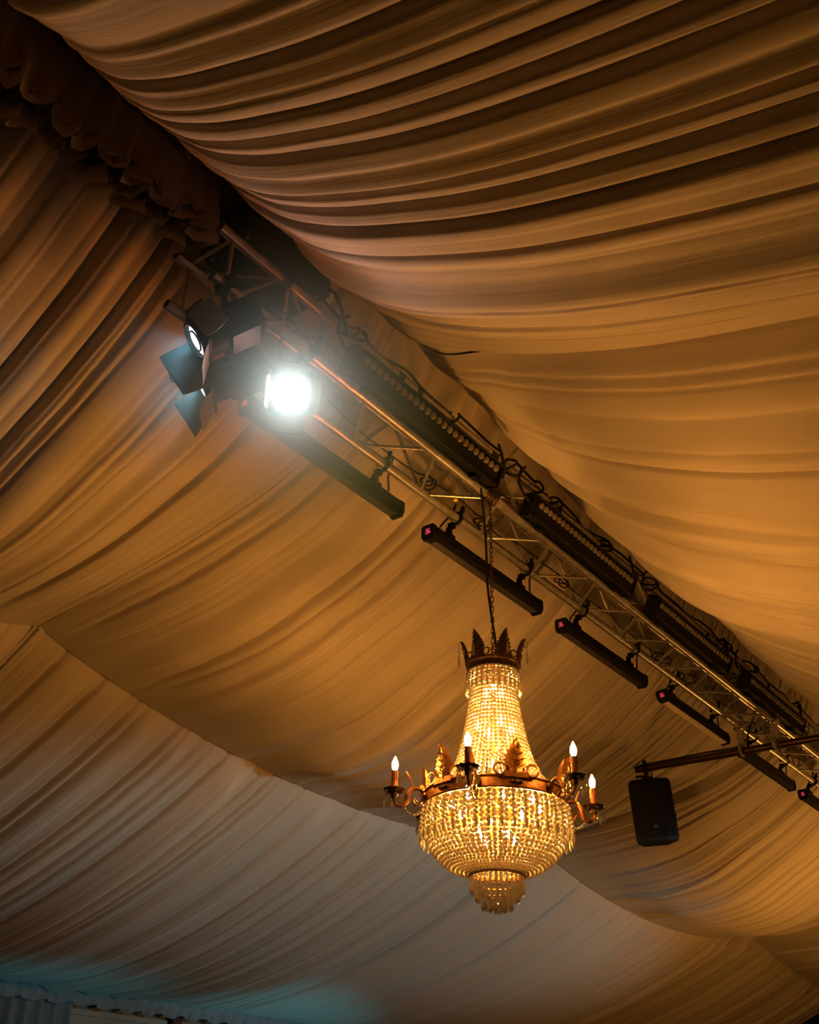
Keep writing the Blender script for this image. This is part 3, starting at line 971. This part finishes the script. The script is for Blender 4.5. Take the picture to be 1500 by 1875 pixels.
# bottom cascade
m = MB(); m.lathe([(0.112, -0.333), (0.121, -0.330), (0.121, -0.318), (0.112, -0.315), (0.112, -0.333)], 40, caps=False)
m.build('lower_ring', M['brass'], ch, True)
m = MB()
for k in range(30):
    a = 2 * math.pi * k / 30
    m.bead(pol(0.124, a, -0.327), 0.0088, 6)
m.build('bead_row', M['crystal'], ch)
def drop_mesh(name, r, z, ln):
    m = MB()
    m.bead((r, 0, z - 0.008), 0.0075, 6)
    m.lathe([(0.0015, z - ln), (0.0075, z - ln + 0.014), (0.0060, z - 0.028), (0.0015, z - 0.016)], 6, (r, 0, 0))
    return m.mesh(name, M['prism'], False)
ring_of('prism_drop', drop_mesh('prism_drop', 0.117, -0.335, 0.075), 30, 0.0)
ring_of('prism_drop', drop_mesh('prism_drop', 0.094, -0.368, 0.075), 24, 0.06)
ring_of('prism_drop', drop_mesh('prism_drop', 0.066, -0.402, 0.075), 17, 0.03)
ring_of('prism_drop', drop_mesh('prism_drop', 0.036, -0.420, 0.065), 10, 0.0)
m = MB(); m.lathe([(0.004, -0.492), (0.016, -0.486), (0.024, -0.472), (0.024, -0.460), (0.016, -0.446), (0.004, -0.440)], 10)
m.build('ball_drop', M['prism'], ch)
m = MB()
for r, z in ((0.094, -0.368), (0.066, -0.402), (0.036, -0.42)):
    m.tube([pol(r, q, z) for q in np.linspace(0, 2 * math.pi, 33)[:-1]], 0.0035, 6, closed=True)
m.tube([(0, 0, -0.05), (0, 0, -0.44)], 0.004, 6)
m.build('cascade_frame', M['brass'], ch, True)

BULB = [(0.0065, 0.0), (0.0125, 0.012), (0.0155, 0.026), (0.0130, 0.042), (0.0070, 0.056), (0.0018, 0.068)]
bulb_me = MB().lathe(BULB, 12).mesh('bulb', M['bulb'], True)
small_me = MB().lathe([(r * 0.9, z * 0.8) for r, z in BULB], 10).mesh('bulb', M['filament'], True)
sock_me = MB().lathe([(0.010, -0.055), (0.011, 0.0)], 10).mesh('socket', M['candle'], True)
for r, z, n, off in ((0.045, 0.52, 3, 0), (0.085, 0.335, 4, 20), (0.10, 0.13, 6, -10), (0.20, -0.045, 8, 8), (0.09, -0.185, 4, 30)):  # highest and lowest tiers: unseen bulbs added to brighten the beads
    for k in range(n):
        a = ang(off + 360 / n * k)
        s = put('socket', sock_me, ch, pol(r, a, z))
        put('bulb', small_me, s)
        MB().tube([pol(0.008, a, z - 0.07), pol(r * 0.6, a, z - 0.085), pol(r, a, z - 0.05)], 0.004, 6).build('bulb_arm', M['brass'], ch, True)

# candle arms
def arm_meshes():
    m = MB()
    # s-scroll from the ring: up and over, down to a dip, up to the pan
    pts = [(0.333, -0.002), (0.350, 0.022), (0.372, 0.032), (0.395, 0.024), (0.410, 0.0), (0.420, -0.028), (0.440, -0.050), (0.462, -0.050), (0.476, -0.030), (0.478, 0.0)]
    xs = smooth_curve(range(len(pts)), [p[0] for p in pts], 40)[1]; zs = smooth_curve(range(len(pts)), [p[1] for p in pts], 40)[1]
    rs = [0.011 - 0.003 * math.sin(6.28 * i / 39 * 1.5) for i in range(40)]
    m.tube([(x, 0, z) for x, z in zip(xs, zs)], rs, 8)
    m.tube([(0.345, 0, -0.012), (0.357, 0, -0.040), (0.378, 0, -0.048), (0.390, 0, -0.030), (0.380, 0, -0.018), (0.372, 0, -0.028)], 0.0065, 7)
    # leaf curling up off the scroll
    lf = []
    for i in range(9):
        s = i / 8
        w = 0.017 * (1 - s) ** 0.7 * (1 + 0.15 * (i % 2)) + 0.001
        x = 0.388 + 0.040 * s ** 1.6 - 0.006 * s; z = 0.022 + 0.085 * s
        lf += [(x, -w, z), (x + 0.004, 0, z), (x, w, z)]
    m.add(lf, [q for i in range(8) for q in ((3*i, 3*i+1, 3*i+4, 3*i+3), (3*i+1, 3*i+2, 3*i+5, 3*i+4))])
    m.lathe([(0.016, -0.005), (0.022, 0.004), (0.012, 0.014)], 10, (0.333, 0, 0), frame((1, 0, 0)))
    arm = m.mesh('candle_arm', M['brass'], True)
    m = MB()
    n = 20
    vs = [(0.478, 0, 0.006)]
    for ring, (r, z) in enumerate(((0.020, 0.002), (0.042, 0.008), (0.050, 0.018))):
        for k in range(n):
            q = 2 * math.pi * k / n
            rr = r * (1 + (0.06 if ring == 2 and k % 2 else 0))
            vs.append((0.478 + rr * math.cos(q), rr * math.sin(q), z + (0.004 if ring == 2 and k % 2 else 0)))
    fs = [(0, 1 + k, 1 + (k + 1) % n) for k in range(n)]
    for ring in range(2):
        for k in range(n):
            k2 = (k + 1) % n
            fs.append((1 + ring * n + k, 1 + ring * n + n + k, 1 + ring * n + n + k2, 1 + ring * n + k2))
    m.add(vs, fs)
    m.lathe([(0.014, -0.02), (0.020, 0.0), (0.014, 0.012)], 10, (0.478, 0, 0))
    pan = m.mesh('drip_pan', M['darkbrass'], True)
    m = MB(); m.lathe([(0.0165, 0.008), (0.0155, 0.012), (0.0145, 0.055), (0.0150, 0.095), (0.0155, 0.104), (0.010, 0.107)], 12, (0.478, 0, 0))
    for q, z in ((0.3, 0.07), (2.2, 0.06), (4.0, 0.08)):
        m.tube([(0.478 + 0.0150 * math.cos(q), 0.0150 * math.sin(q), 0.102), (0.478 + 0.0160 * math.cos(q), 0.0160 * math.sin(q), z)], 0.0032, 6)
    can = m.mesh('candle', M['candle'], True)
    m = MB(); m.lathe([(r, z + 0.105) for r, z in BULB], 12, (0.478, 0, 0))
    bul = m.mesh('bulb', M['bulb'], True)
    drops = []
    for k in range(6):
        q = 2 * math.pi * (k + 0.5) / 6
        x, y = 0.478 + 0.046 * math.cos(q), 0.046 * math.sin(q)
        m = MB()
        m.bead((x, y, 0.003), 0.007, 6); m.bead((x, y, -0.013), 0.0055, 6)
        m.lathe([(0.0015, -0.062), (0.0078, -0.048), (0.0055, -0.028), (0.0015, -0.020)], 6, (x, y, 0))
        drops.append(m.mesh('pendant', M['prism'], False))
    m = MB()
    for i in range(11):
        s = i / 10
        m.bead((0.415 + 0.035 * s - 0.08 * (1 - s), 0, -0.03 - 0.05 * math.sin(3.14 * s) - 0.02 * (1 - s)), 0.0062, 6)
    swag = m.mesh('bead_swag', M['crystal'], False)
    return arm, pan, can, bul, drops, swag
arm, pan, can, bul, drops, swag = arm_meshes()
for k in range(6):
    a = ang(-14 + 60 * k)
    A = put('candle_arm', arm, ch, (0, 0, 0), (0, 0, a))
    put('drip_pan', pan, A); c = put('candle', can, A); put('bulb', bul, A)
    for d in drops:
        put('pendant', d, A)
    put('bead_swag', swag, A)

# acanthus leaves on both rings
def leaf_mesh(h, w, r0, lean, name, mat):
    """serrated palmette standing on a ring of radius r0, leaning outward, in the x-z plane with width along y"""
    n = 15
    m = MB()
    def row(s):
        base = w * (0.55 + 0.9 * s) if s < 0.3 else w * 0.82 * (1 - ((s - 0.3) / 0.7) ** 1.4)
        return max(base, 0.001)
    for side in (1, -1):
        pts = []
        for i in range(n + 1):
            s = i / n
            ww = row(s) * (1.0 if i % 2 else 0.80)
            x = r0 + lean * s ** 2
            z = h * s
            pts.append((x, z, ww, s))
        vs = []
        for x, z, ww, s in pts:
            vs += [(x + 0.012 * (1 - s), 0, z), (x + 0.006, side * ww * 0.5, z + h * 0.015), (x - 0.004, side * ww, z + h * (0.05 if ww > 0.004 else 0))]
        fs = []
        for i in range(n):
            a, b = 3 * i, 3 * i + 3
            q = [(a, a + 1, b + 1, b), (a + 1, a + 2, b + 2, b + 1)]
            fs += [f if side > 0 else f[::-1] for f in q]
        m.add(vs, fs)
        # back skin, a little behind
        m.add([(x - 0.004, y, z) for x, y, z in vs], [f[::-1] for f in fs])
    # veins, oval boss
    for k in range(4):
        for side in (1, -1):
            s0 = 0.12 + 0.17 * k
            m.tube([(r0 + lean * s0 ** 2 + 0.014, 0, h * s0), (r0 + lean * (s0 + 0.14) ** 2 + 0.006, side * row(s0 + 0.14) * 0.75, h * (s0 + 0.16))], 0.0022, 5)
    m.tube([(r0 + 0.012 + 0.002 * math.cos(q), w * 0.22 * math.cos(q), h * 0.3 + h * 0.10 * math.sin(q)) for q in np.linspace(0, 6.283, 15)[:-1]], 0.003, 5, closed=True)
    # two scroll rings and foot
    for side in (1, -1):
        m.tube([(r0 + 0.004, side * w * 1.02 + w * 0.36 * math.cos(q), h * 0.10 + w * 0.36 * math.sin(q)) for q in np.linspace(0, 6.283, 15)[:-1]], w * 0.085, 6, closed=True)
    m.box((r0 + 0.002, 0, -h * 0.04), (0.014, w * 1.5, h * 0.16))
    return m.mesh(name, M[mat], True)
lm = leaf_mesh(0.150, 0.074, 0.330, 0.026, 'leaf', 'brass')
for k in range(6):
    put('leaf', lm, ch, (0, 0, 0.036), (0, 0, ang(16 + 60 * k)))
# small mount ornaments on the ring band under each leaf
om = MB(); om.box((0.334, 0, 0), (0.008, 0.060, 0.012)); om.bead((0.337, 0, 0), 0.010, 8); om.bead((0.336, 0.022, 0), 0.006, 6); om.bead((0.336, -0.022, 0), 0.006, 6)
om = om.mesh('ring_mount', M['darkbrass'], True)
for k in range(6):
    put('ring_mount', om, ch, (0, 0, 0), (0, 0, ang(16 + 60 * k)))
cl = leaf_mesh(0.128, 0.050, 0.126, 0.036, 'crown_leaf', 'darkbrass')
pm = MB()
for i in range(4):
    pm.bead((0.170, 0, 0.106 - 0.013 * i), 0.0048, 6)
pm.lathe([(0.0015, -0.008), (0.0075, 0.010), (0.0045, 0.048), (0.0015, 0.056)], 6, (0.170, 0, 0))
pm = pm.mesh('pendant', M['prism'], False)
for k in range(6):
    o = put('crown_leaf', cl, ch, (0, 0, 0.688), (0, 0, ang(-35 + 60 * k)))
    put('pendant', pm, o)

# chain and its cable up to the truss
cn = thing('hanging_chain', 'brown metal chain running from the chandelier crown up to the truss', 'chain', W(CX, CY, CZ + 0.74))
top = ZB - 0.03 - (CZ + 0.74)
nl = 31
pitch = top / nl
lk = MB()
ll, lw, lr = pitch * 0.5 + 0.0035, 0.0075, 0.0028
lk.tube([(lw * math.cos(q), 0, (ll - lw) * (1 if math.sin(q) >= 0 else -1) + lw * math.sin(q)) for q in (0.0, 0.8, 1.57, 2.3, 3.1416, 3.1417, 3.9, 4.71, 5.5, 6.2831)], lr, 6, closed=True)
lk = lk.mesh('link', M['chain'], True)
for i in range(nl):
    put('link', lk, cn, (0, 0, pitch * (i + 0.5)), (0, 0, math.pi / 2 * (i % 2) + 0.4))
m = MB()
for k in range(5):
    m.tube([(0.0 + 0.036 * math.cos(q), -0.04 + 0.02 * k + 0.01 * math.sin(3 * q), top + 0.03 + 0.036 * math.sin(q)) for q in np.linspace(0, 6.283, 15)[:-1]], 0.006, 6, closed=True)
m.build('wrap', M['chain'], cn, True)
pts = [(0.03, -0.22, top + 0.06), (0.02, -0.13, top + 0.03), (-0.01, -0.05, top - 0.10), (-0.022, -0.012, top - 0.3), (-0.020, -0.01, top * 0.45), (-0.005, -0.002, top * 0.25), (0.012, 0.01, 0.06), (0.012, 0.01, -0.02)]
px = [smooth_curve(range(len(pts)), [p[i] for p in pts], 40)[1] for i in range(3)]
tag(MB().tube([W(CX + a, CY + b, CZ + 0.74 + c) for a, b, c in zip(*px)], 0.0065, 7).build('power_cable', M['rubber'], None, True), 'black power cable running down beside the chandelier chain', 'cable')
